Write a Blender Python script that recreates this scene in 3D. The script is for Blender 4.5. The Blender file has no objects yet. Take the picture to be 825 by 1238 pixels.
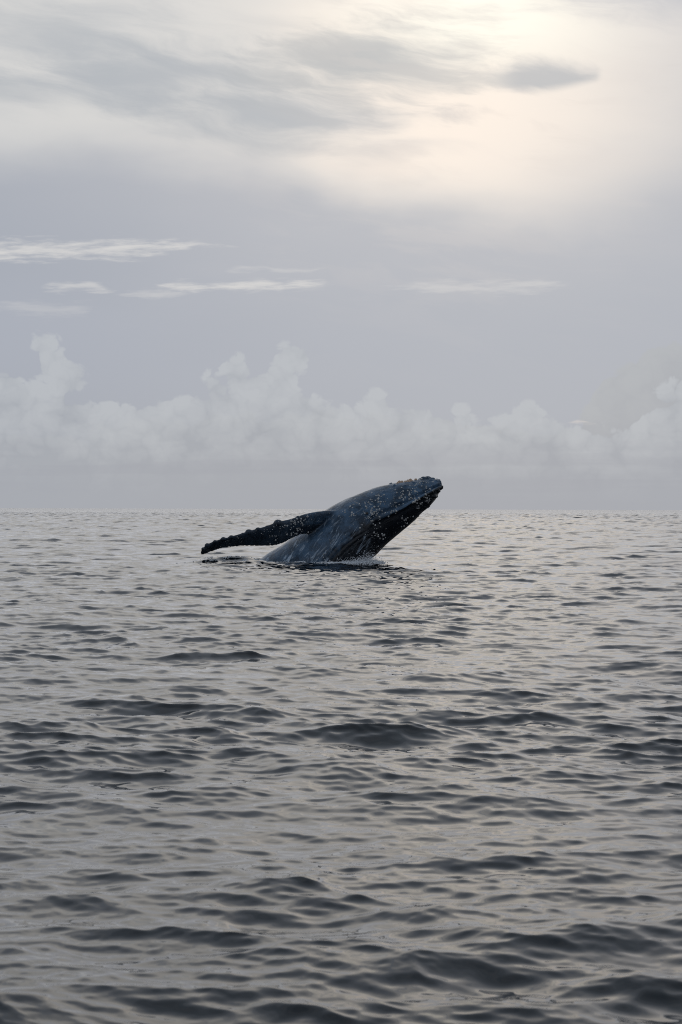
import bpy, bmesh, math, random
import numpy as np
from mathutils import Vector, kdtree, noise as mnoise
from mathutils.bvhtree import BVHTree

scene = bpy.context.scene
col = scene.collection
R = math.radians
random.seed(11)
rng = np.random.default_rng(21)

# ------------------------------------------------------------------ camera
CAM_H = 2.0                    # eye height of someone on a small boat
cam_data = bpy.data.cameras.new('camera')
cam = bpy.data.objects.new('camera', cam_data)
col.objects.link(cam)
cam_data.sensor_fit = 'HORIZONTAL'
cam_data.sensor_width = 24.0
cam_data.lens = 70.0
cam_data.clip_start = 0.1
cam_data.clip_end = 200000.0
cam.location = (0, 0, CAM_H)
cam.rotation_mode = 'XYZ'
cam.rotation_euler = (R(90 - 0.083), R(-0.17), 0)
cam_data.dof.use_dof = True
cam_data.dof.focus_distance = 72.5
cam_data.dof.aperture_fstop = 7.1
scene.camera = cam

# ------------------------------------------------------------------ sky, sun, exposure
SUN_EL, SUN_AZ = 16.0, 4.0     # veiled sun, a little right of the view, above the frame
vs = scene.view_settings
scene.display_settings.display_device = 'sRGB'
vs.view_transform = 'Standard'
vs.look = 'None'
vs.exposure = 0.0
vs.gamma = 1.0
vs.use_curve_mapping = False
scene.cycles.use_denoising = False
scene.cycles.filter_width = 1.05
scene.cycles.max_bounces = 6
scene.cycles.sample_clamp_indirect = 6.0

sun_data = bpy.data.lights.new('sun', 'SUN')
sun_data.energy = 0.5
sun_data.angle = R(150)
sun_data.color = (1.0, 0.93, 0.84)
sun = bpy.data.objects.new('sun', sun_data)
col.objects.link(sun)
sun.rotation_euler = Vector((math.sin(R(SUN_AZ)) * math.cos(R(SUN_EL)),
                             math.cos(R(SUN_AZ)) * math.cos(R(SUN_EL)),
                             math.sin(R(SUN_EL)))).to_track_quat('Z', 'Y').to_euler()


def s2l(r, g, b):
    f = lambda c: (c / 255 / 12.92) if c / 255 <= 0.04045 else ((c / 255 + 0.055) / 1.055) ** 2.4
    return (f(r), f(g), f(b))


class X:
    """A node socket with arithmetic."""
    def __init__(self, nt, s): self.nt, self.s = nt, s
    def _m(self, op, *others, clamp=False):
        n = self.nt.nodes.new('ShaderNodeMath'); n.operation = op; n.use_clamp = clamp
        for i, v in enumerate((self,) + others):
            if isinstance(v, X): self.nt.links.new(v.s, n.inputs[i])
            else: n.inputs[i].default_value = v
        return X(self.nt, n.outputs[0])
    def __add__(s, o): return s._m('ADD', o)
    def __radd__(s, o): return s._m('ADD', o)
    def __sub__(s, o): return s._m('SUBTRACT', o)
    def __rsub__(s, o): return (s * -1.0)._m('ADD', o)
    def __mul__(s, o): return s._m('MULTIPLY', o)
    def __rmul__(s, o): return s._m('MULTIPLY', o)
    def __truediv__(s, o): return s._m('DIVIDE', o)
    def __neg__(s): return s * -1.0
    def pow(s, o): return s._m('POWER', o)
    def max(s, o): return s._m('MAXIMUM', o)
    def min(s, o): return s._m('MINIMUM', o)
    def sat(s): return s._m('ADD', 0.0, clamp=True)
    def abs(s): return s._m('ABSOLUTE')
    def exp(s): return s._m('EXPONENT')
    def step(s, a, b, lo=0.0, hi=1.0):           # smooth step from a to b
        n = s.nt.nodes.new('ShaderNodeMapRange'); n.interpolation_type = 'SMOOTHSTEP'
        s.nt.links.new(s.s, n.inputs['Value'])
        flip = a > b
        if flip: a, b, lo, hi = b, a, hi, lo
        n.inputs['From Min'].default_value = a; n.inputs['From Max'].default_value = b
        n.inputs['To Min'].default_value = lo; n.inputs['To Max'].default_value = hi
        return X(s.nt, n.outputs['Result'])


def vec(nt, x, y, z=0.0):
    n = nt.nodes.new('ShaderNodeCombineXYZ')
    for i, v in enumerate((x, y, z)):
        if isinstance(v, X): nt.links.new(v.s, n.inputs[i])
        else: n.inputs[i].default_value = v
    return X(nt, n.outputs[0])


def noise(nt, v, scale=1.0, detail=4.0, rough=0.5, dist=0.0, color=False, dim='2D'):
    n = nt.nodes.new('ShaderNodeTexNoise')
    n.noise_dimensions = dim
    nt.links.new(v.s, n.inputs['Vector'])
    n.inputs['Scale'].default_value = scale
    n.inputs['Detail'].default_value = detail
    n.inputs['Roughness'].default_value = rough
    n.inputs['Distortion'].default_value = dist
    return X(nt, n.outputs['Color' if color else 'Fac'])


def mix(nt, f, a, b):
    n = nt.nodes.new('ShaderNodeMix'); n.data_type = 'RGBA'; n.clamp_factor = True
    for idx, v in ((0, f), (6, a), (7, b)):
        if isinstance(v, X): nt.links.new(v.s, n.inputs[idx])
        elif idx == 0: n.inputs[idx].default_value = v
        else: n.inputs[idx].default_value = (*v, 1.0)
    return X(nt, n.outputs[2])


def curve(nt, x, pts, lo, hi):
    """Piecewise smooth 1-D profile; x in [lo, hi], values in pts given directly."""
    n = nt.nodes.new('ShaderNodeFloatCurve')
    vmin = min(p[1] for p in pts); vmax = max(p[1] for p in pts)
    c = n.mapping.curves[0]
    q = [((p[0] - lo) / (hi - lo), (p[1] - vmin) / (vmax - vmin)) for p in pts]
    c.points[0].location = q[0]; c.points[1].location = q[-1]
    for p in q[1:-1]: c.points.new(*p)
    n.mapping.update()
    xin = ((x - lo) / (hi - lo)).sat()
    nt.links.new(xin.s, n.inputs['Value'])
    return X(nt, n.outputs[0]) * (vmax - vmin) + vmin


def sep(nt, v):
    n = nt.nodes.new('ShaderNodeSeparateXYZ'); nt.links.new(v.s, n.inputs[0])
    return [X(nt, n.outputs[i]) for i in range(3)]


DEG = 0.023814                                   # degrees of sky for one step of the layout sketch
def A(px): return (px - 412.5) * DEG             # azimuth in degrees
def E(py): return (615.5 - py) * DEG             # elevation in degrees


def build_world():
    w = bpy.data.worlds.new('World'); scene.world = w
    w.use_nodes = True
    nt = w.node_tree; nt.nodes.clear()
    out = nt.nodes.new('ShaderNodeOutputWorld')
    tc = nt.nodes.new('ShaderNodeTexCoord')
    d = X(nt, tc.outputs['Generated'])
    dx, dy, dz = sep(nt, d)
    az = dx._m('ARCTAN2', dy) * (180 / math.pi)
    el = dz.max(-0.9999).min(0.9999)._m('ARCSINE') * (180 / math.pi)
    p = vec(nt, az, el, 0.0)

    # clear air above the clouds
    sky = nt.nodes.new('ShaderNodeTexSky'); sky.sky_type = 'NISHITA'; sky.sun_disc = False
    sky.sun_elevation = R(SUN_EL); sky.sun_rotation = R(SUN_AZ)
    bg_clear = nt.nodes.new('ShaderNodeBackground'); bg_clear.inputs['Strength'].default_value = 0.08
    nt.links.new(sky.outputs[0], bg_clear.inputs['Color'])

    # high overcast veil: grey-lilac, a touch lighter towards the top of the frame
    wob = noise(nt, vec(nt, az * 0.055 + 3.1, el * 0.16), 1.0, 3, 0.5)
    c = mix(nt, el.step(0.0, 5.0), s2l(159, 165, 174), s2l(166, 172, 184))
    c = mix(nt, el.step(4.5, 11.0), c, s2l(172, 177, 187))
    c = mix(nt, el.step(15.0, 40.0), c, s2l(113, 131, 150))
    c = mix(nt, wob.step(0.40, 0.66, 0, 0.5), c, s2l(158, 165, 177))
    c = mix(nt, az.step(A(-100), A(620)) * az.step(60.0, 20.0) * el.step(0.2, 3.0) * el.step(40.0, 15.0) * 0.75, c, s2l(175, 180, 189))
    # veiled sun: a wide glow lighting the veil from behind
    gx = (az - A(590)) / 11.0
    gy = (el - 15.0) / 6.2
    gn = noise(nt, vec(nt, az * 0.13 + 9.0, el * 0.33), 1.0, 4, 0.5)
    g = (-(gx * gx + gy * gy)).exp()
    c = mix(nt, (g * (0.6 + gn * 0.7)).sat() * 0.75, c, s2l(236, 229, 223))
    # upper cloud deck: its lower rim crosses the frame, brighter above
    deck = curve(nt, az, [(-40, E(150)), (A(-150), E(160)), (A(0), E(190)), (A(180), E(200)), (A(330), E(212)), (A(420), E(245)),
                          (A(520), E(262)), (A(650), E(262)), (A(720), E(258)), (A(800), E(245)), (A(950), E(220)), (40, E(180))], -40, 40)
    above = (el - deck + (gn - 0.5) * 2.4).step(-1.0, 1.5)
    top = above * el.step(30.0, 15.0)
    c = mix(nt, top * (az + (gn - 0.5) * 9.0).step(A(980), A(480), 0.0, 0.80), c, s2l(219, 218, 215))
    core = (-(((az + (gn - 0.5) * 5.0 - A(548)) / 4.9)._m('POWER', 2.0) + ((el - E(120)) / 4.4)._m('POWER', 2.0))).exp()
    c = mix(nt, (core * above * (0.75 + gn * 0.65)).sat(), c, s2l(252, 240, 228))
    core2 = (-(((az - A(575)) / 3.6)._m('POWER', 2.0) + ((el - E(36)) / 1.3)._m('POWER', 2.0))).exp()
    c = mix(nt, (core2 * (0.5 + gn * 0.8)).sat(), c, s2l(255, 251, 238))

    # broken blue-grey rafts between bright rims, higher up
    raft = noise(nt, vec(nt, az * 0.10 + 21.0, el * 0.24), 1.0, 4, 0.55)
    c = mix(nt, raft.step(0.47, 0.60) * el.step(14.8, 19.0) * el.step(50.0, 36.0) * 0.7, c, s2l(140, 153, 172))

    # smoky dark patches of the upper deck
    w1 = noise(nt, vec(nt, az * 0.22 + 5.0, el * 0.6), 1.0, 2, 0.5, color=True)
    wx, wy, wz = sep(nt, w1)
    a1 = az + (wx - 0.5) * 2.2
    e1 = el + (wy - 0.5) * 0.9
    fibre = noise(nt, vec(nt, a1 * 0.30 + e1 * 0.35 + 2.0, e1 * 1.15 + a1 * 0.12), 1.0, 8, 0.6)

    def patch(px, py, rx, ry, op, tint, soft=1.0, tilt=0.0):
        ex = (a1 - A(px)) / (rx * DEG)
        ey = (e1 - E(py) - (a1 - A(px)) * tilt) / (ry * DEG)
        r2 = (ex * ex + ey * ey).pow(0.5)
        m = (1.0 - r2 + (fibre - 0.5) * 2.0).step(-0.3 * soft, 0.85 * soft)
        return lambda cc: mix(nt, m * op, cc, tint)
    grey = s2l(177, 182, 188)
    for args in ((60, 62, 200, 46, 0.7), (185, 105, 190, 44, 0.85), (335, 150, 165, 34, 0.85), (10, 125, 170, 30, 0.5)):
        c = patch(*args, grey, 1.25)(c)
    c = patch(448, 82, 135, 52, 0.95, s2l(185, 188, 190), 1.1)(c)
    c = patch(330, 42, 70, 16, 0.3, s2l(196, 197, 198), 1.2)(c)
    c = patch(500, 186, 95, 15, 0.4, s2l(214, 210, 208), 1.2)(c)
    c = patch(860, -6, 230, 46, 0.8, s2l(190, 192, 198), 1.5)(c)
    corner = (az + (fibre - 0.5) * 7.0).step(A(560), A(860)) * (el + (fibre - 0.5) * 1.2).step(E(75), E(-15)) * el.step(24.0, 18.0) * az.step(30.0, 18.0)
    c = mix(nt, corner * 0.8, c, s2l(186, 189, 196))
    c = patch(-260, 90, 200, 60, 0.7, grey, 1.3)(c)
    c = patch(1120, 120, 240, 60, 0.7, grey, 1.3)(c)
    c = mix(nt, fibre.step(0.46, 0.66) * core * 0.35, c, s2l(222, 214, 208))
    # almond-shaped cloud with a sharp right tip
    la = az + (fibre - 0.5) * 0.5
    lx = (la - A(652)) / (80 * DEG)
    under = (el - E(121) - lx * lx * 0.26 - (lx.max(0.0)) * 0.16 + (fibre - 0.5) * 0.35).step(-0.12, 0.22)
    over = (E(80) - lx * lx * 0.34 - el - lx.max(0.0) * 0.12 + (fibre - 0.5) * 1.0).step(-0.2, 0.45)
    lensm = under * over * az.step(A(550), A(630)) * az.step(A(728), A(716))
    c = mix(nt, lensm * 0.9, c, s2l(187, 189, 192))
    c = patch(560, 106, 70, 16, 0.45, s2l(208, 206, 202), 1.2)(c)

    # thin bright ice streaks lower down
    w2 = noise(nt, vec(nt, az * 0.6 + 31.0, el * 1.6), 1.0, 2, 0.5, color=True)
    sx_, sy_, sz_ = sep(nt, w2)
    thread = noise(nt, vec(nt, az * 0.9 + el * 2.2, el * 7.0 - az * 0.5), 1.0, 5, 0.6)

    def streak(px, py, rx, ry, op, tilt=0.0, tint=s2l(214, 213, 212)):
        ex = (az + (sx_ - 0.5) * 0.8 - A(px)) / (rx * DEG)
        ey = (el + (sy_ - 0.5) * 0.35 - E(py) - (az - A(px)) * tilt) / (ry * DEG)
        m = (1.0 - ex * ex * ex * ex - ey.abs() + (thread - 0.5) * 2.2).step(-0.1, 1.3)
        return lambda cc: mix(nt, m * op, cc, tint)
    for args in ((75, 308, 175, 14, 0.85, 0.05), (225, 299, 60, 5, 0.5, -0.04), (292, 347, 112, 9, 0.85, 0.01), (95, 353, 42, 6, 0.6, 0.0),
                 (190, 357, 50, 8, 0.4, 0.02), (580, 348, 120, 10, 0.45, -0.01), (330, 328, 70, 4, 0.35, 0.02), (55, 378, 70, 13, 0.25, 0.0),
                 (-230, 320, 130, 14, 0.8, 0.02), (1080, 330, 160, 12, 0.6, 0.0)):
        c = streak(*args)(c)

    # towering cumulus along the horizon, built from billows
    b1 = noise(nt, vec(nt, az * 0.8 + 1.7, el * 1.0), 1.0, 3, 0.55, color=True)
    bx, by, _ = sep(nt, b1)
    az2 = az + (bx - 0.5) * 0.9
    el2 = el + (by - 0.5) * 0.7

    def bank(c0, off, profile, amp, tint_lit, tint_dim, op, fade_lo, puffs=()):
        bil = None
        for sc, k in ((0.9, 0.50), (2.1, 0.28), (4.7, 0.13), (10.5, 0.04)):
            v = nt.nodes.new('ShaderNodeTexVoronoi'); v.voronoi_dimensions = '2D'
            v.inputs['Scale'].default_value = sc
            nt.links.new(vec(nt, az2 + off, el2 * 1.1 + off * 0.3).s, v.inputs['Vector'])
            dd = X(nt, v.outputs['Distance'])
            t = (1.0 - dd * dd * 1.5) * k
            bil = t if bil is None else bil + t
        prof = curve(nt, az, profile, -60, 60)
        h0 = prof - el
        for px, py, rad in puffs:
            qx, qy = az - A(px), el - E(py)
            h0 = h0.max(rad * DEG - (qx * qx + qy * qy).pow(0.5))
        h = h0 + (bil - 0.62) * amp
        m = h.step(-0.03, 0.12)
        lit = (bil - 0.62) * 1.4 + 0.85 - (h * 0.34)
        cc = mix(nt, lit.sat(), tint_dim, tint_lit)
        m = m * el.step(fade_lo - 1.0, fade_lo + 1.0, 0.35, 1.0)
        return mix(nt, m * op, c0, cc)

    P1 = [(-60, 3.0), (-45, 4.2), (-33, 2.6), (-24, 3.8), (-15, 3.0), (A(-80), 3.3), (A(0), E(464)), (A(30), E(466)), (A(60), E(468)),
          (A(90), E(472)), (A(128), E(490)), (A(200), E(484)), (A(245), E(476)), (A(288), E(466)), (A(340), E(464)),
          (A(376), E(480)), (A(390), E(486)), (A(430), E(490)), (A(470), E(488)), (A(530), E(498)), (A(575), E(512)), (A(640), E(502)), (A(690), E(516)),
          (A(740), E(518)), (A(775), E(500)), (A(800), E(486)), (A(840), E(462)), (15, 4.0), (24, 2.8), (36, 4.4), (48, 3.0), (60, 3.6)]
    PUFFS = [(56, 423, 15), (66, 446, 20), (84, 462, 24), (14, 466, 18), (286, 455, 21), (262, 472, 20), (310, 466, 18), (352, 436, 20), (366, 430, 12), (340, 458, 20),
             (805, 484, 18), (822, 478, 20), (458, 492, 18), (560, 506, 14), (640, 506, 18)]
    P0 = [(-60, 2.4), (-40, 3.0), (-20, 2.2), (A(0), E(520)), (A(400), E(500)), (A(640), E(520)), (A(700), E(500)), (A(730), E(458)), (A(770), E(436)), (A(810), E(420)), (A(900), E(416)),
          (16, 4.4), (30, 3.0), (60, 2.6)]
    c = bank(c, 14.0, P0, 0.7, s2l(176, 180, 184), s2l(166, 170, 176), 0.7, 1.2)
    c = bank(c, 3.0, P1, 0.75, s2l(184, 189, 195), s2l(161, 167, 176), 0.82, 1.1, PUFFS)
    # gap of bright sky between the towers
    gapm = (1.0 - ((az - A(697)) / (24 * DEG)).abs() - ((el - E(512) + (sy_ - 0.5) * 0.5) / (7 * DEG)).abs() + (thread - 0.5) * 1.6).step(0.1, 0.9)
    c = mix(nt, gapm * 0.5, c, s2l(214, 208, 204))
    # flat layers and haze under the cloud bases
    lay = noise(nt, vec(nt, az * 0.10 + 12.0, el * 2.6), 1.0, 4, 0.5)
    c = mix(nt, el.step(2.2, 1.2) * lay.step(0.4, 0.62) * 0.4, c, s2l(157, 162, 172))
    c = mix(nt, el.step(1.5, 0.2) * 0.7, c, s2l(162, 168, 177))

    # the veiled sun itself, just above the frame
    vx = (az - SUN_AZ) / 9.0
    vy = (el - SUN_EL).max((SUN_EL - el) * 2.0) / 5.0
    veil = (-(vx * vx + vy * vy)).exp() * (0.55 + raft.step(0.65, 0.40) * 0.65)
    add = nt.nodes.new('ShaderNodeMix'); add.data_type = 'RGBA'; add.blend_type = 'ADD'; add.clamp_factor = False
    nt.links.new((veil * 0.10).s, add.inputs[0]); nt.links.new(c.s, add.inputs[6]); add.inputs[7].default_value = (1.0, 0.89, 0.76, 1)
    c = X(nt, add.outputs[2])
    bg = nt.nodes.new('ShaderNodeBackground'); bg.inputs['Strength'].default_value = 1.0
    nt.links.new(c.s, bg.inputs['Color'])
    ms = nt.nodes.new('ShaderNodeMixShader'); ms.inputs[0].default_value = 0.99
    nt.links.new(bg_clear.outputs[0], ms.inputs[1]); nt.links.new(bg.outputs[0], ms.inputs[2])
    nt.links.new(ms.outputs[0], out.inputs[0])


build_world()
scene.world.cycles.sampling_method = 'NONE'       # the veil is soft: no importance map needed


def tag(o, label=None, cat=None, kind=None, group=None):
    if label: o['label'] = label
    if cat: o['category'] = cat
    if kind: o['kind'] = kind
    if group: o['group'] = group
    return o


def mesh_np(name, verts, faces, mat=None, parent=None, smooth=True):
    """One mesh object from numpy verts and quads."""
    me = bpy.data.meshes.new(name)
    v = np.asarray(verts, np.float32); f = np.asarray(faces, np.int32)
    me.vertices.add(len(v)); me.vertices.foreach_set('co', v.ravel())
    k = f.shape[1]
    me.loops.add(f.size); me.loops.foreach_set('vertex_index', f.ravel())
    me.polygons.add(len(f)); me.polygons.foreach_set('loop_start', np.arange(0, f.size, k, dtype=np.int32))
    me.update(calc_edges=True); me.validate()
    if smooth: me.polygons.foreach_set('use_smooth', np.ones(len(me.polygons), bool))
    o = bpy.data.objects.new(name, me); col.objects.link(o)
    if mat: me.materials.append(mat)
    if parent: o.parent = parent
    return o


def attr(o, name, values):
    a = o.data.attributes.new(name, 'FLOAT', 'POINT')
    a.data.foreach_set('value', np.asarray(values, np.float32))


# ------------------------------------------------------------------ the sea
WIND = R(-104)                                    # waves run towards the boat, slightly across


def ocean_tile(L, N, lmin, lmax, slope, spread, seed, chop, fall=2.0):
    g = np.random.default_rng(seed)
    k1 = np.fft.fftfreq(N, d=L / N) * 2 * np.pi
    kx, ky = np.meshgrid(k1, k1, indexing='ij')
    k = np.hypot(kx, ky); k[0, 0] = 1
    kl, kh = 2 * np.pi / lmax, 2 * np.pi / lmin
    band = 1 / (1 + np.exp(-(np.log(k) - math.log(kl)) / 0.06)) / (1 + np.exp((np.log(k) - math.log(kh)) / 0.06))
    ang = np.arctan2(ky, kx) - WIND
    dirn = np.abs(np.cos(ang)) ** spread + 0.06
    amp = np.sqrt(band * dirn) * k ** -fall
    amp[0, 0] = 0
    H = amp * (g.normal(size=(N, N)) + 1j * g.normal(size=(N, N)))
    h = np.fft.ifft2(H).real
    sx, sy = np.fft.ifft2(1j * kx * H).real, np.fft.ifft2(1j * ky * H).real
    s = slope / math.sqrt((sx ** 2 + sy ** 2).mean())
    dxx, dyy = np.fft.ifft2(1j * kx / k * H).real, np.fft.ifft2(1j * ky / k * H).real
    return L, N, np.stack([dxx * s * chop, dyy * s * chop, h * s], -1)


def sample_tile(tile, x, y, rot):
    L, N, D = tile
    cr, sr = math.cos(rot), math.sin(rot)
    u = ((x * cr + y * sr) / L % 1.0) * N
    v = ((-x * sr + y * cr) / L % 1.0) * N
    i = np.floor(u).astype(np.int32); j = np.floor(v).astype(np.int32)
    fu = (u - i)[:, None]; fv = (v - j)[:, None]
    i %= N; j %= N; i2 = (i + 1) % N; j2 = (j + 1) % N
    d = (D[i, j] * (1 - fu) + D[i2, j] * fu) * (1 - fv) + (D[i, j2] * (1 - fu) + D[i2, j2] * fu) * fv
    out = d.copy()
    out[:, 0] = d[:, 0] * cr - d[:, 1] * sr
    out[:, 1] = d[:, 0] * sr + d[:, 1] * cr
    return out


TILES = [  # tile, rotation, distance at which the mesh gets too coarse to carry it, gusty?, counts as lost?
    (ocean_tile(409.0, 256, 9.0, 45.0, 0.011, 4.0, 13, 1.0), 0.05, 6000.0, 0, 0),
    (ocean_tile(151.0, 512, 2.0, 9.0, 0.034, 1.6, 3, 1.3, 1.6), 0.0, 1600.0, 0, 0),
    (ocean_tile(61.0, 1024, 0.70, 2.0, 0.100, 2.4, 4, 1.6, 1.8), 0.10, 420.0, 1, 1),
    (ocean_tile(13.7, 1024, 0.10, 0.70, 0.140, 2.2, 5, 1.5, 1.95), -0.16, 90.0, 1, 1),
    (ocean_tile(2.9, 512, 0.03, 0.11, 0.050, 1.5, 6, 0.8), 0.3, 14.0, 0, 0),
]
GUST = ocean_tile(97.0, 256, 2.0, 12.0, 0.1, 1.0, 77, 0.0)      # patches of rougher and slicker water
GUST[2][..., 2] /= GUST[2][..., 2].std()


def px_to_world(px, py, Y):
    s = Y / 2406.0
    return ((px - 412.5) * s, (615.5 - py) * s + CAM_H)


WY = 73.5                                         # how far off the whale is


def sea_disp(x, y):
    r = np.hypot(x, y)
    d = np.zeros((len(x), 3)); lost = np.zeros(len(x))
    gust = np.clip(0.98 + 0.13 * sample_tile(GUST, x * 0.8, y, 0.4)[:, 2], 0.70, 1.15)
    for n_t, (t, rot, far, gusty, counts) in enumerate(TILES):
        brisk = n_t == 1
        keep = np.clip((far * 1.5 - r) / (far * 0.9), 0, 1)
        keep = keep * keep * (3 - 2 * keep)
        m = keep > 0
        k = keep * (gust if gusty else 1.0) * (1.0 + (0.6 if counts else 2.4 * brisk) * np.clip((r - 70) / 260, 0, 1))   # breezier water farther out
        d[m] += sample_tile(t, x[m], y[m], rot) * k[m][:, None]
        if counts: lost += 1 - keep
    # water heaped and stirred around the whale
    def hump(cx, cy, rx, ry, hgt):
        return hgt * np.exp(-(((x - cx) / rx) ** 2 + ((y - cy) / ry) ** 2))
    hx = hump(-4.5, WY - 1.7, 0.66, 0.9, 0.23) + hump(-3.5, WY - 1.6, 0.7, 0.9, 0.17) + hump(-5.4, WY - 1.6, 0.5, 0.7, 0.07)
    ring = np.exp(-(((x - 1.9) / 2.0) ** 2 + ((y - WY + 1.2) / 1.8) ** 2))
    hx += ring * 0.03 * np.sin(5.2 * np.hypot(x - 0.2, (y - WY) * 1.1) + 0.8 * np.sin(x * 2.1))
    d[:, 2] += hx
    return d, lost


def sea_height(x, y):
    d, _ = sea_disp(np.array([x]), np.array([y]))
    return float(d[0, 2])


def build_sea(mat):
    a_in = np.linspace(-13.0, 13.0, 500)
    a_out = 13.0 + np.cumsum(np.linspace(0.08, 12.0, 28)); a_out = 13.0 + (a_out - 13.0) * (167.0 / (a_out[-1] - 13.0))
    a = np.radians(np.concatenate([-a_out[::-1], a_in, a_out[:-1]]))
    r_in = np.array([0.4, 1.0, 1.8, 2.6, 3.3, 4.0, 4.6])
    r_mid = 5.0 * np.exp(np.arange(0, math.log(1000 / 5.0), 0.0025))
    r_far = [r_mid[-1]]; q = 0.004
    while r_far[-1] < 90000: r_far.append(r_far[-1] * (1 + q)); q *= 1.06
    r = np.concatenate([r_in, r_mid, r_far[1:]])
    rr, aa = np.meshgrid(r, a, indexing='ij')
    x = (rr * np.sin(aa)).ravel(); y = (rr * np.cos(aa)).ravel()
    d, lost = sea_disp(x, y)
    V = np.stack([x, y, np.zeros_like(x)], -1) + d
    nr, na = len(r), len(a)
    i = np.arange(nr - 1)[:, None]; j = np.arange(na)[None, :]
    j2 = (j + 1) % na
    F = np.stack([(i * na + j) + 0 * j2, i * na + j2, (i + 1) * na + j2, (i + 1) * na + j + 0 * j2], -1).reshape(-1, 4)
    F = F[:, ::-1]
    o = mesh_np('sea', V, F, mat)
    attr(o, 'lost', lost)
    tag(o, 'open grey sea with low dark wavelets reaching the horizon', 'sea', 'structure')
    return o


def mat_new(name):
    m = bpy.data.materials.new(name); m.use_nodes = True
    nt = m.node_tree
    return m, nt, nt.nodes['Principled BSDF']


def water_material():
    m, nt, b = mat_new('sea_water')
    geo = nt.nodes.new('ShaderNodeNewGeometry')
    pos = X(nt, geo.outputs['Position'])
    x, y, z = sep(nt, pos)
    at = nt.nodes.new('ShaderNodeAttribute'); at.attribute_name = 'lost'
    lost = X(nt, at.outputs['Fac'])
    # small ripples as a slope field, crests lying across the wind
    n1 = noise(nt, vec(nt, x * 7.0, y * 13.0, 1.0), 1.0, 3, 0.55, color=True)
    n2 = noise(nt, vec(nt, x * 1.5, y * 3.4, 5.0), 1.0, 4, 0.6, color=True)
    n3 = noise(nt, vec(nt, x * 0.35, y * 0.8, 7.0), 1.0, 3, 0.6, color=True)
    a1, b1, _ = sep(nt, n1); a2, b2, _ = sep(nt, n2); a3, b3, _ = sep(nt, n3)
    l3 = (lost - 1.0).sat(); l2 = lost.sat()
    sx = (a1 - 0.5) * (l2 * 0.05) + (a2 - 0.5) * (l2 * 0.14) + (a3 - 0.5) * (l3 * 0.9)
    sy = (b1 - 0.5) * (l2 * 0.08) + (b2 - 0.5) * (l2 * 0.22) + (b3 - 0.5) * (l3 * 1.7)
    add = nt.nodes.new('ShaderNodeVectorMath'); add.operation = 'ADD'
    nt.links.new(geo.outputs['Normal'], add.inputs[0]); nt.links.new(vec(nt, sx, sy, 0.0).s, add.inputs[1])
    nn = nt.nodes.new('ShaderNodeVectorMath'); nn.operation = 'NORMALIZE'
    nt.links.new(add.outputs[0], nn.inputs[0]); nt.links.new(nn.outputs[0], b.inputs['Normal'])
    b.inputs['Base Color'].default_value = (0.003, 0.007, 0.011, 1)
    b.inputs['Roughness'].default_value = 0.025
    b.inputs['IOR'].default_value = 1.333
    return m


sea = build_sea(water_material())


# ------------------------------------------------------------------ the whale
def resample(stations, n, per=None):
    """Catmull-Rom through rows of numbers; returns rows and the station parameter."""
    P = np.array(stations, float); m = len(P)
    t = np.linspace(0, m - 1, n)
    i = np.minimum(t.astype(int), m - 2); f = (t - i)[:, None]
    g = lambda k: P[np.clip(k, 0, m - 1)]
    p0, p1, p2, p3 = g(i - 1), g(i), g(i + 1), g(i + 2)
    return 0.5 * ((2 * p1) + (p2 - p0) * f + (2 * p0 - 5 * p1 + 4 * p2 - p3) * f ** 2 + (3 * p1 - p0 - 3 * p2 + p3) * f ** 3), t


# side profile: upper edge (x, y), lower edge (x, y), half width in metres
BODY = [
    (534.0, 583.0, 534.6, 585.5, 0.10), (531.5, 580.6, 533.8, 590, 0.30), (527, 579.0, 531.0, 596, 0.46), (520, 578.6, 526.8, 603, 0.60),
    (505, 579.6, 518.5, 612.5, 0.76), (492, 581.4, 509.6, 620, 0.86), (479, 583.4, 498.7, 631, 0.95), (466, 586.2, 486, 642, 1.03),
    (453, 589.7, 473, 653, 1.12), (442, 593.6, 464, 661.5, 1.20), (431, 598, 457, 668.5, 1.26), (422, 601.5, 450, 675, 1.32),
    (409, 608, 440, 685, 1.37), (398, 614, 431, 695, 1.40), (386, 622, 422, 706, 1.43), (372, 632.5, 413, 719, 1.45),
    (358, 645.5, 405, 733, 1.46), (345, 656.5, 397, 748, 1.46), (332, 664.5, 389, 763, 1.45), (320.5, 672, 381, 779, 1.42),
    (311, 680.5, 373, 796, 1.38), (299, 700, 363, 816, 1.30), (298, 725, 351, 838, 1.15), (298, 760, 341, 858, 0.9), (306, 800, 332, 868, 0.5)]
MV_S = [0, 1, 2, 3, 4, 5, 6, 7, 8, 9, 9.8, 10.6]
MV_V = [0.62, 0.5, 0.45, 0.44, 0.47, 0.49, 0.495, 0.485, 0.46, 0.44, 0.47, 0.53]


def mouth_angle(s):
    return np.arccos(np.clip(1 - 2 * np.interp(s, MV_S, MV_V), -1, 1))


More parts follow.
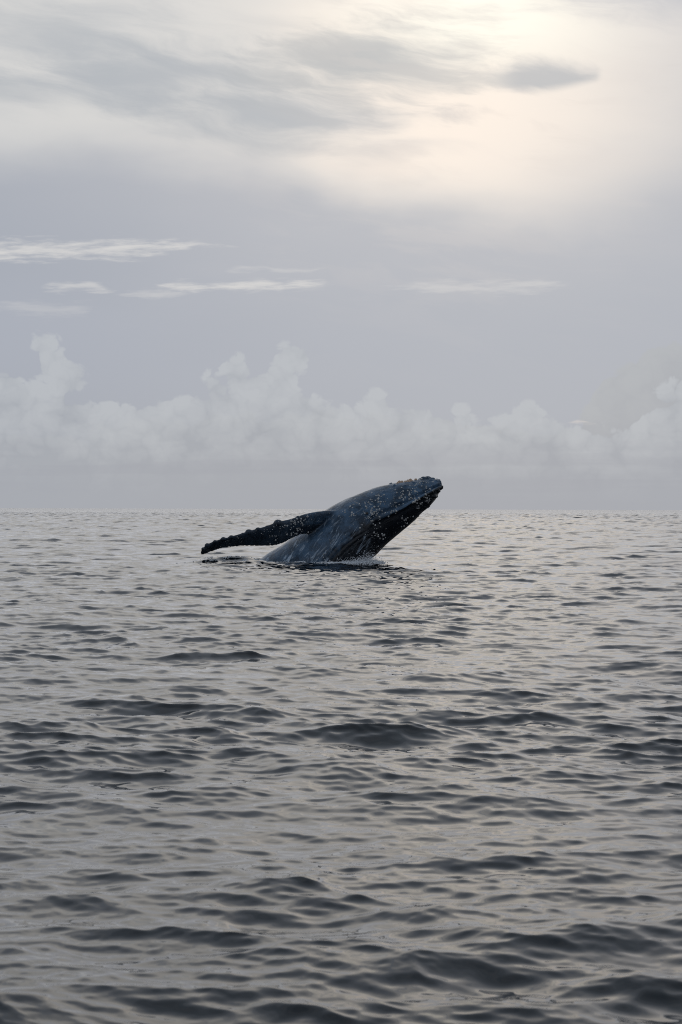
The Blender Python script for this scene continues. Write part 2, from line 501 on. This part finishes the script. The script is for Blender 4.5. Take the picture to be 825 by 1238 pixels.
def body_loft(ns=300, nt=180):
    P, s = resample(BODY, ns)
    th = np.linspace(-np.pi, np.pi, nt, endpoint=False)
    S, T = np.meshgrid(s, th, indexing='ij')
    sc = WY / 2406.0
    U = np.stack([(P[:, 0] - 412.5) * sc, (615.5 - P[:, 1]) * sc + CAM_H], -1)
    Lw = np.stack([(P[:, 2] - 412.5) * sc, (615.5 - P[:, 3]) * sc + CAM_H], -1)
    mid = (U + Lw) / 2; half = (U - Lw) / 2
    tt = np.abs(T)
    c = np.cos(T); sn = np.sin(T)
    # rostrum: flat and narrower than the wide lower jaw that cups it
    tm = mouth_angle(S)
    head = np.clip((10.2 - S) / 3.0, 0, 1); head = head * head * (3 - 2 * head)
    up = 1 / (1 + np.exp((tt - tm) / 0.035))
    width = 1 - head * (0.14 * up)
    pexp = 1 + 0.25 * head * (1 - up)
    wd = P[:, 4][:, None] * width * np.sign(sn) * np.abs(sn) ** (1 / pexp)
    # keel line of the throat is fuller
    cc = np.sign(c) * np.abs(c) ** (0.92)
    x = mid[:, 0][:, None] + half[:, 0][:, None] * cc
    z = mid[:, 1][:, None] + half[:, 1][:, None] * cc
    y = WY - wd                                    # positive angle is the side we see
    V = np.stack([x, y, z], -1).reshape(-1, 3)
    i = np.arange(ns - 1)[:, None]; j = np.arange(nt)[None, :]; j2 = (j + 1) % nt
    F = np.stack([i * nt + j + 0 * j2, (i + 1) * nt + j + 0 * j2, (i + 1) * nt + j2, i * nt + j2 + 0 * j], -1).reshape(-1, 4)
    return V, F, S.ravel(), T.ravel(), (ns, nt)


FLIP = [  # leading edge, trailing edge, y offset of the middle, half thickness
    (412, 617, 397, 650, -0.55, 0.16), (402, 617, 388, 648, -0.80, 0.19), (388, 617.8, 377, 646.5, -1.10, 0.20), (374, 620.2, 365, 647, -1.25, 0.19), (362, 624.2, 353.6, 651, -1.33, 0.18),
    (349.5, 628, 343, 656.5, -1.40, 0.17), (337, 631, 331, 660, -1.46, 0.16), (322.7, 636, 317, 660.8, -1.52, 0.14), (312, 639.3, 306, 660.5, -1.57, 0.125),
    (301, 642.5, 296, 660.6, -1.62, 0.11), (281.5, 648.6, 279, 662, -1.70, 0.095), (271, 651, 268, 663.4, -1.74, 0.09), (261, 654.4, 257, 667.2, -1.78, 0.085),
    (252.7, 658.2, 250, 670, -1.81, 0.075), (246.7, 663.6, 246, 671.5, -1.83, 0.06), (243.6, 668, 243.6, 671.6, -1.84, 0.03)]


def flipper_loft(ns=150, nt=60):
    P, s = resample(FLIP, ns)
    th = np.linspace(0, 2 * np.pi, nt, endpoint=False)
    sc = (WY - 1.4) / 2406.0
    U = np.stack([(P[:, 0] - 412.5) * sc, P[:, 4] - 0.12, (615.5 - P[:, 1]) * sc + CAM_H], -1)
    Lw = np.stack([(P[:, 2] - 412.5) * sc, P[:, 4] + 0.18, (615.5 - P[:, 3]) * sc + CAM_H], -1)
    U[:, 1] += WY; Lw[:, 1] += WY
    mid = (U + Lw) / 2; half = (U - Lw) / 2
    nrm = np.array([0.05, -0.93, -0.3]); nrm /= np.linalg.norm(nrm)
    ct, st = np.cos(th), np.sin(th)
    thick = P[:, 5][:, None] * (np.sign(st) * np.abs(st) ** 0.9 * (0.62 + 0.38 * ct))[None, :]
    V = mid[:, None, :] + half[:, None, :] * ct[None, :, None] + nrm[None, None, :] * thick[..., None]
    V = V.reshape(-1, 3)
    i = np.arange(ns - 1)[:, None]; j = np.arange(nt)[None, :]; j2 = (j + 1) % nt
    F = np.stack([i * nt + j + 0 * j2, i * nt + j2 + 0 * j, (i + 1) * nt + j2, (i + 1) * nt + j + 0 * j2], -1).reshape(-1, 4)
    return V, F, (ns, nt), U


def add_loft(bm, V, F, dims, flip=False):
    ns, nt = dims
    vs_ = [bm.verts.new(v) for v in V]
    for f in F: bm.faces.new([vs_[k] for k in f])
    for row in (0, ns - 1):
        ring = [vs_[row * nt + k] for k in range(nt)]
        c = bm.verts.new(sum((v.co for v in ring), Vector()) / nt)
        for k in range(nt): bm.faces.new((ring[k], ring[(k + 1) % nt], c))


def add_ball(bm, c, r, stretch=(1, 1, 1)):
    res = bmesh.ops.create_icosphere(bm, subdivisions=2, radius=r)
    for v in res['verts']:
        v.co = Vector((v.co.x * stretch[0], v.co.y * stretch[1], v.co.z * stretch[2])) + Vector(c)


def build_whale():
    root = bpy.data.objects.new('humpback_whale', None)
    root.location = (-0.3, WY, 0.0); col.objects.link(root)
    tag(root, 'dark slate whale breaching head first with one knobbly flipper stretched left', 'whale')

    bV, bF, bS, bT, bd = body_loft()
    fV, fF, fd, fU = flipper_loft()
    bm = bmesh.new()
    add_loft(bm, bV, bF, bd)
    add_loft(bm, fV, fF, fd)
    # knobs along the leading edge of the flipper
    scf = (WY - 1.4) / 2406.0
    for px, r in ((360, .06), (337, .15), (323, .04), (312.5, .085), (301, .12), (294, .04), (281, .085), (271.5, .095), (261, .07), (252, .09), (247, .07)):
        k = int(np.argmin(np.abs(fU[:, 0] - (px - 412.5) * scf)))
        add_ball(bm, (fU[k, 0], fU[k, 1], fU[k, 2] - r * 0.25), r, (1.15, 0.9, 0.9))
    # tubercles over the snout
    sc = WY / 2406.0
    nt_ = bd[1]
    def on_body(s, t):
        i = int(round(s / (len(BODY) - 1) * (bd[0] - 1))); j = int(round((t + math.pi) / (2 * math.pi) * nt_)) % nt_
        return Vector(bV[i * nt_ + j])
    tub = [(1.2, 0.25, .06), (1.7, -0.3, .06), (1.1, 0.9, .06), (2.0, 0.75, .06), (2.6, 0.1, .07), (3.2, 0.02, .13), (3.55, 0.1, .12), (3.8, -0.3, .09), (3.0, 0.55, .07), (3.7, 0.75, .07),
           (4.5, 0.6, .07), (4.7, 0.1, .06), (5.4, 0.75, .06), (5.6, 0.05, .06), (6.3, 0.5, .06), (6.5, 0.0, .055), (7.3, 0.75, .06), (4.2, 1.0, .06), (5.2, 1.05, .055), (6.4, 1.05, .055),
           (2.2, 2.2, .08), (3.1, 2.3, .08), (4.1, 2.25, .07), (5.2, 2.2, .07), (2.7, 2.75, .05), (4.0, 2.85, .055), (5.4, 2.9, .05), (1.4, 2.3, .07)]
    for s, t, r in tub:
        add_ball(bm, on_body(s, t), r, (1.15, 1.0, 0.9))
        if t > 0.4: add_ball(bm, on_body(s + 0.1, -t), r, (1.15, 1.0, 0.9))
    bmesh.ops.recalc_face_normals(bm, faces=bm.faces)
    me0 = bpy.data.meshes.new('body'); bm.to_mesh(me0); bm.free()
    tmp = bpy.data.objects.new('body_cage', me0); col.objects.link(tmp)
    md = tmp.modifiers.new('fuse', 'REMESH'); md.mode = 'VOXEL'; md.voxel_size = 0.029; md.use_smooth_shade = True
    sm = tmp.modifiers.new('soften', 'SMOOTH'); sm.factor = 0.5; sm.iterations = 3
    dg = bpy.context.evaluated_depsgraph_get()
    me = bpy.data.meshes.new_from_object(tmp.evaluated_get(dg))
    bpy.data.objects.remove(tmp)
    me.name = 'body'
    body = bpy.data.objects.new('body', me); col.objects.link(body)

    # carve the mouth line, the lip, the throat pleats and uneven skin
    n = len(me.vertices)
    co = np.empty(n * 3, np.float32); me.vertices.foreach_get('co', co); co = co.reshape(-1, 3).astype(float)
    no = np.empty(n * 3, np.float32); me.vertices.foreach_get('normal', no); no = no.reshape(-1, 3).astype(float)
    kd = kdtree.KDTree(len(bV) + len(fV))
    for k, v in enumerate(bV): kd.insert(v, k)
    for k, v in enumerate(fV): kd.insert(v, len(bV) + k)
    kd.balance()
    s = np.zeros(n); t = np.zeros(n); fl = np.zeros(n)
    for k in range(n):
        hits = kd.find_n(co[k], 3)
        ws = wt = w = 0
        if hits[0][1] >= len(bV):
            fl[k] = 1
            q, _, _ = min(((h[0], h[1], h[2]) for h in hits), key=lambda h: h[2])
            ids = hits[0][1] - len(bV)
            s[k] = 30 + (ids // fd[1]) / fd[0] * 15; t[k] = (ids % fd[1]) / fd[1] * 6.283
            continue
        t0 = bT[hits[0][1]]
        for _, idx, dist in hits:
            if idx >= len(bV): continue
            a = 1 / (dist + 1e-4)
            tv = bT[idx]
            if tv - t0 > math.pi: tv -= 2 * math.pi
            if t0 - tv > math.pi: tv += 2 * math.pi
            ws += a * bS[idx]; wt += a * tv; w += a
        s[k] = ws / w; t[k] = wt / w
    bmj = bmesh.new(); bmj.from_mesh(me)
    other = np.nonzero((fl > 0) & (s < 34.0))[0]
    kf = kdtree.KDTree(len(other))
    for q in other: kf.insert(co[q], int(q))
    kf.balance()
    bmj.verts.ensure_lookup_table()
    near = [v for v in bmj.verts if (fl[v.index] == 0 and kf.find(v.co)[2] < 0.22) or (fl[v.index] == 1 and s[v.index] < 33.4)]
    for _ in range(14): bmesh.ops.smooth_vert(bmj, verts=near, factor=0.5, use_axis_x=True, use_axis_y=True, use_axis_z=True)
    bmj.normal_update()
    co = np.array([v.co[:] for v in bmj.verts]); no = np.array([v.normal[:] for v in bmj.verts]); bmj.free()
    tt = np.abs(t)
    Rm = np.interp(s, range(len(BODY)), [r[4] for r in BODY])
    bod = 1 - fl
    tm = mouth_angle(s)
    du = (tt - tm) * Rm
    on = np.clip((s - 0.4) / 0.8, 0, 1) * np.clip((10.2 - s) / 1.2, 0, 1) * bod
    disp = -0.11 * np.exp(-(du / 0.045) ** 2) * on
    disp += 0.085 * np.exp(-((du - 0.15) / 0.08) ** 2) * on
    disp += 0.02 * np.exp(-((du + 0.10) / 0.06) ** 2) * on
    # ventral pleats from chin to belly
    start = np.interp(s, [0, 3, 8, 10, 12, 24], [2.6, 2.3, 2.15, 1.75, 1.35, 1.3])
    wv = np.array([mnoise.noise(Vector((c[0] * 0.6, c[1] * 0.6, c[2] * 0.6))) for c in co])
    ph = tt * 2 * np.pi / 0.115 + wv * 4.0
    pm = np.clip((tt - start) / 0.2, 0, 1) * bod * np.clip((s - 2.0) / 2.0, 0, 1)
    pl = (np.abs(np.sin(ph / 2)) ** 0.6 - 0.7)
    disp += 0.026 * pl * pm
    lump = np.array([mnoise.noise(Vector(c) * 2.2) + 0.5 * mnoise.noise(Vector(c) * 6.0) for c in co])
    disp += 0.010 * lump
    co += no * disp[:, None]
    me.vertices.foreach_set('co', co.astype(np.float32).ravel()); me.update()
    me.polygons.foreach_set('use_smooth', np.ones(len(me.polygons), bool))
    attr(body, 'along', s); attr(body, 'around', tt); attr(body, 'flipper', fl * np.clip((s - 31.0) / 5.0, 0, 1)); attr(body, 'pleat', pm * (0.5 - pl))
    attr(body, 'jaw', np.clip((tt - tm) / 0.10 - 1.2, 0, 1) * np.clip((12.5 - s) / 3.0, 0, 1) * bod)
    body.parent = root; body.matrix_parent_inverse = root.matrix_world.inverted()
    return root, body, on_body


def skin_material():
    m, nt, b = mat_new('whale_skin')
    g = lambda nm: X(nt, (lambda a: (setattr(a, 'attribute_name', nm), a.outputs['Fac'])[1])(nt.nodes.new('ShaderNodeAttribute')))
    s, t, fl, pleat, jaw = g('along'), g('around'), g('flipper'), g('pleat'), g('jaw')
    tc = nt.nodes.new('ShaderNodeTexCoord'); p = X(nt, tc.outputs['Object'])
    blot = noise(nt, p, 1.9, 7, 0.68, dim='3D')
    c = mix(nt, blot.step(0.35, 0.65), (0.016, 0.034, 0.058), (0.070, 0.130, 0.208))
    # black throat and jaw, ragged border: dark pigment plus painted-in shade of the underside
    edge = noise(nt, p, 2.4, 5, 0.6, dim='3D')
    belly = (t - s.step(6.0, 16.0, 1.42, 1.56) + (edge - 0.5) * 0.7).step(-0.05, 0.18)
    blk_shade = ((belly * s.step(7.0, 9.5)).max((jaw + (edge - 0.5) * 0.6).step(0.35, 0.75))) * (1.0 - fl)
    c = mix(nt, blk_shade * 0.96, c, (0.006, 0.007, 0.010))
    c = mix(nt, fl * 0.7, c, (0.009, 0.011, 0.014))
    # long scars and drained water lines following the pleats
    sv = vec(nt, s * 0.55, t * 9.0, 0.0)
    sc = noise(nt, sv, 1.0, 4, 0.65, 0.4)
    brk = noise(nt, vec(nt, s * 1.3, t * 3.0), 1.0, 3, 0.6)
    scar = sc.step(0.58, 0.68) * brk.step(0.42, 0.60) * (1.0 - fl) * s.step(8.0, 11.0)
    c = mix(nt, scar * (0.55 - blk_shade * 0.42), c, (0.36, 0.41, 0.46))
    # white rivulets draining down the flank
    ox, oy, oz = sep(nt, p)
    rv = noise(nt, vec(nt, (ox * 0.84 - oz * 0.54) * 8.5, (ox * 0.54 + oz * 0.84) * 1.3), 1.0, 5, 0.72, 0.5)
    rb = noise(nt, vec(nt, ox * 2.0 + 9.0, oz * 2.0), 1.0, 3, 0.6)
    riv = rv.step(0.53, 0.64) * rb.step(0.40, 0.62) * (1.0 - fl) * s.step(8.5, 11.5) * oz.step(1.9, 1.0)
    c = mix(nt, riv * (0.85 - blk_shade * 0.35), c, (0.43, 0.52, 0.62))
    # pale speckle of small barnacles and their scars
    v = nt.nodes.new('ShaderNodeTexVoronoi'); v.inputs['Scale'].default_value = 13.0
    nt.links.new(p.s, v.inputs['Vector'])
    dens = noise(nt, p, 1.3, 4, 0.6, dim='3D')
    vc = sep(nt, X(nt, v.outputs['Color']))
    spk = X(nt, v.outputs['Distance']).step(0.26, 0.16) * (vc[0] * 0.7 + dens * 3.2 - 2.22).step(0.0, 0.12)
    c = mix(nt, spk * 0.8, c, (0.42, 0.42, 0.41))
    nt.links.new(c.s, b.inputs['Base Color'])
    rg = noise(nt, p, 3.0, 4, 0.6, dim='3D').step(0.3, 0.7, 0.22, 0.42)
    nt.links.new((rg + spk * 0.3).s, b.inputs['Roughness'])
    b.inputs['Specular IOR Level'].default_value = 0.3
    b.inputs['Coat Weight'].default_value = 0.3
    b.inputs['Coat Roughness'].default_value = 0.12
    b.inputs['Coat IOR'].default_value = 1.33
    bump = nt.nodes.new('ShaderNodeBump'); bump.inputs['Strength'].default_value = 0.5; bump.inputs['Distance'].default_value = 0.03
    fine = noise(nt, p, 9.0, 5, 0.6, dim='3D') + noise(nt, sv, 2.5, 4, 0.6) * 0.8 + spk * 0.6
    nt.links.new(fine.s, bump.inputs['Height'])
    nt.links.new(bump.outputs[0], b.inputs['Normal'])
    return m


whale, body, on_body = build_whale()
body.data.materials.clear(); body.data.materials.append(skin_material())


# barnacles: small craters sitting on the skin
def barnacle_rings(bm, c, nrm, r, rnd):
    q = Vector(nrm).to_track_quat('Z', 'Y')
    h = r * rnd.uniform(0.45, 0.8); k = 7; off = rnd.uniform(0, 1)
    rings = []
    for rad, z in ((1.05, -0.3), (0.62, 1.0), (0.36, 0.98), (0.22, 0.45)):
        rings.append([bm.verts.new(Vector(c) + q @ Vector((math.cos((i + off) * 2 * math.pi / k) * rad * r * rnd.uniform(0.9, 1.1),
                      math.sin((i + off) * 2 * math.pi / k) * rad * r, z * h))) for i in range(k)])
    for a, b_ in zip(rings, rings[1:]):
        for i in range(k): bm.faces.new((a[i], a[(i + 1) % k], b_[(i + 1) % k], b_[i]))
    bm.faces.new(rings[-1])


def simple_mat(name, lo, hi, rough, scale=9.0):
    m, nt, b = mat_new(name)
    tc = nt.nodes.new('ShaderNodeTexCoord')
    n = noise(nt, X(nt, tc.outputs['Object']), scale, 3, 0.6, dim='3D')
    nt.links.new(mix(nt, n.step(0.3, 0.7), lo, hi).s, b.inputs['Base Color'])
    b.inputs['Roughness'].default_value = rough
    return m


def build_barnacles():
    me = body.data
    dg = bpy.context.evaluated_depsgraph_get()
    bvh = BVHTree.FromObject(body, dg)
    inv = body.matrix_world.inverted()
    rnd = random.Random(5)

    def shoot(px, py, back=False):
        x, z = px_to_world(px, py, WY - 1.0)
        o = inv @ Vector((x, WY + (8 if back else -8), z)); d = Vector((0, -1 if back else 1, 0))
        hit, nrm, _, _ = bvh.ray_cast(o, d)
        return hit, nrm

    white = simple_mat('barnacle_shell', (0.28, 0.28, 0.28), (0.72, 0.71, 0.68), 0.7, 14.0)
    tan = simple_mat('barnacle_tan', (0.42, 0.27, 0.17), (0.64, 0.48, 0.36), 0.7)

    def part(name, pts, mat, label=None, kind=None):
        bm = bmesh.new()
        for (c, nn, r) in pts: barnacle_rings(bm, c, nn, r, rnd)
        m = bpy.data.meshes.new(name); bm.to_mesh(m); bm.free()
        o = bpy.data.objects.new(name, m); col.objects.link(o); m.materials.append(mat)
        o.parent = whale; o.matrix_parent_inverse = whale.matrix_world.inverted()
        if label: o['label'] = label
        if kind: o['kind'] = kind
        return o

    def cluster(px, py, sig, cnt, rmin=0.016, rmax=0.042, sy=None, rot=0.5):
        pts = []
        for _ in range(cnt):
            a, b_ = rnd.gauss(0, sig), rnd.gauss(0, sy or sig)
            qx, qy = px + a * math.cos(rot) + b_ * math.sin(rot), py - a * math.sin(rot) + b_ * math.cos(rot)
            h, nn = shoot(qx, qy)
            if h is not None: pts.append((h, nn, rnd.uniform(rmin, rmax)))
        return pts
    allp = []
    for args in ((450, 623, 5.5, 42), (458.5, 602, 3.0, 16), (447, 609, 3.5, 12), (497, 592, 4.0, 18), (501, 600, 4.0, 14), (488, 606, 5.0, 14), (505, 607, 3.5, 14),
                 (515, 602, 3.5, 14), (520, 590, 3.0, 8), (510, 585, 3.0, 8), (490, 628, 3.5, 9), (485, 598, 4.0, 9), (457, 645, 3.0, 10), (465, 650, 2.5, 8), (476, 617, 4.0, 12),
                 (363, 631, 6.0, 26), (352, 640, 6.0, 16), (423, 622, 4.0, 10), (428, 608, 4.0, 9)):
        allp += cluster(*args)
    # orange crusts along the ridge of the snout
    pts = []
    for s, cnt in ((5.7, 14), (4.9, 14), (4.4, 6)):
        for _ in range(cnt):
            b0 = on_body(s + rnd.uniform(-0.28, 0.28), rnd.uniform(0.0, 0.30))
            h, nn, _, _ = bvh.ray_cast(inv @ (b0 + Vector((0, -0.5, 1.0))), Vector((0, 0.447, -0.894)))
            if h is not None: pts.append((h, nn, rnd.uniform(0.035, 0.065)))
    part('barnacle_crust', pts, tan, 'orange tan barnacle crust on the ridge of the snout', 'stuff')
    # single shells strewn over head, flank and flipper, both sides
    pts = allp
    tries = 0
    while len(pts) < 620 and tries < 9000:
        tries += 1
        px, py = rnd.uniform(245, 534), rnd.uniform(576, 684)
        if px < 380: keep = 0.25 if py < 662 else 0.05
        else: keep = 0.28 + 0.5 * (px - 400) / 130
        if px > 400 and py > 622 + (455 - px) * 0.62 + 4: keep *= 0.22
        if mnoise.noise(Vector((px * 0.05, py * 0.07, 2.0))) < rnd.uniform(-0.5, 0.6): continue
        if rnd.random() > keep: continue
        h, nn = shoot(px, py, rnd.random() < 0.4)
        if h is not None: pts.append((h, nn, rnd.choice((0.010, 0.012, 0.014, 0.017, 0.022, 0.034))))
    part('barnacles', pts, white, kind='stuff')


build_barnacles()


def build_eye():
    bm = bmesh.new()
    bmesh.ops.create_uvsphere(bm, u_segments=20, v_segments=12, radius=0.055)
    m = bpy.data.meshes.new('eye'); bm.to_mesh(m); bm.free()
    m.polygons.foreach_set('use_smooth', np.ones(len(m.polygons), bool))
    em, nt, b = mat_new('eye_wet'); b.inputs['Base Color'].default_value = (0.012, 0.010, 0.009, 1); b.inputs['Roughness'].default_value = 0.08
    m.materials.append(em)
    for t in (1.28, -1.28):
        o = bpy.data.objects.new('eye', m); col.objects.link(o)
        p = on_body(9.6, t)
        o.location = p + (Vector((p.x, WY, p.z)) - p).normalized() * 0.02
        o.parent = whale; o.matrix_parent_inverse = whale.matrix_world.inverted()


build_eye()


# ------------------------------------------------------------------ spray and foam at the waterline
def blobs(name, pts, mat):
    """Many tiny drops in one mesh: pts are (x, y, z, radius, flatness)."""
    ico = bmesh.new(); bmesh.ops.create_icosphere(ico, subdivisions=1, radius=1.0)
    iv = np.array([v.co[:] for v in ico.verts]); fi = np.array([[v.index for v in f.verts] for f in ico.faces]); ico.free()
    P = np.array(pts)
    n = len(P)
    sc = np.stack([P[:, 3] * rng.uniform(0.7, 1.6, n), P[:, 3] * rng.uniform(0.7, 1.4, n), P[:, 3] * P[:, 4]], -1)
    V = (iv[None] * sc[:, None, :] * rng.uniform(0.8, 1.2, (n, len(iv), 1)) + P[:, None, :3]).reshape(-1, 3)
    F = (fi[None] + (np.arange(n) * len(iv))[:, None, None]).reshape(-1, 3)
    return mesh_np(name, V, F, mat)


fm, fnt, fb = mat_new('white_water')
fb.inputs['Base Color'].default_value = (0.78, 0.80, 0.82, 1)
fb.inputs['Roughness'].default_value = 0.5
fb.inputs['Subsurface Weight'].default_value = 0.0


def build_splash():
    g = np.random.default_rng(8)
    pts = []
    # spray thrown up where the throat leaves the water
    for cx, w, hgt, cnt in ((426, 8, 0.12, 1400), (437, 5, 0.16, 1500), (447, 4, 0.24, 1700), (455, 5, 0.11, 1000), (405, 15, 0.07, 1500), (448, 9, 0.4, 250)):
        for _ in range(cnt):
            px = g.normal(cx, w); y = WY - 1.15 - abs(g.normal(0, 0.35)) + (px - 430) * 0.02
            x = (px - 412.5) * y / 2406
            z = sea_h0 + abs(g.normal(0, 1)) ** 1.2 * hgt * 0.55 - 0.02
            pts.append((x, y, z, g.uniform(0.005, 0.015) * (1.6 if z < sea_h0 + 0.07 else 0.8), 1.0))
    o = blobs('splash', pts, fm)
    tag(o, 'white spray where the whale throat leaves the water', 'splash', 'stuff')
    # froth along the flank and on the wash to the left
    pts = []
    for _ in range(1500):
        px = g.uniform(312, 455); y = WY - 1.45 - abs(g.normal(0, 0.22)) + 0.35 * ((px - 380) / 70) ** 2
        if mnoise.noise(Vector((px * 0.11, y * 2.0, 0))) < g.uniform(-0.1, 0.5): continue
        x = (px - 412.5) * y / 2406
        pts.append((x, y, 0, g.uniform(0.012, 0.04), 0.35))
    for _ in range(5000):
        px = g.normal(280, 24); y = WY - 2.0 + g.normal(0, 0.5)
        if mnoise.noise(Vector((px * 0.12, y * 3.0, 5))) < g.uniform(0.0, 0.55): continue
        x = (px - 412.5) * y / 2406
        pts.append((x, y, 0, g.uniform(0.006, 0.018), 0.45))
    P = np.array(pts)
    d, _ = sea_disp(P[:, 0], P[:, 1])
    P[:, :3] += d
    P[:, 2] += 0.004
    o = blobs('froth', P, fm)
    tag(o, 'thin pale froth on the water around the whale and its wash', 'foam', 'stuff')


sea_h0 = sea_height(0.5, WY - 1.3)
build_splash()
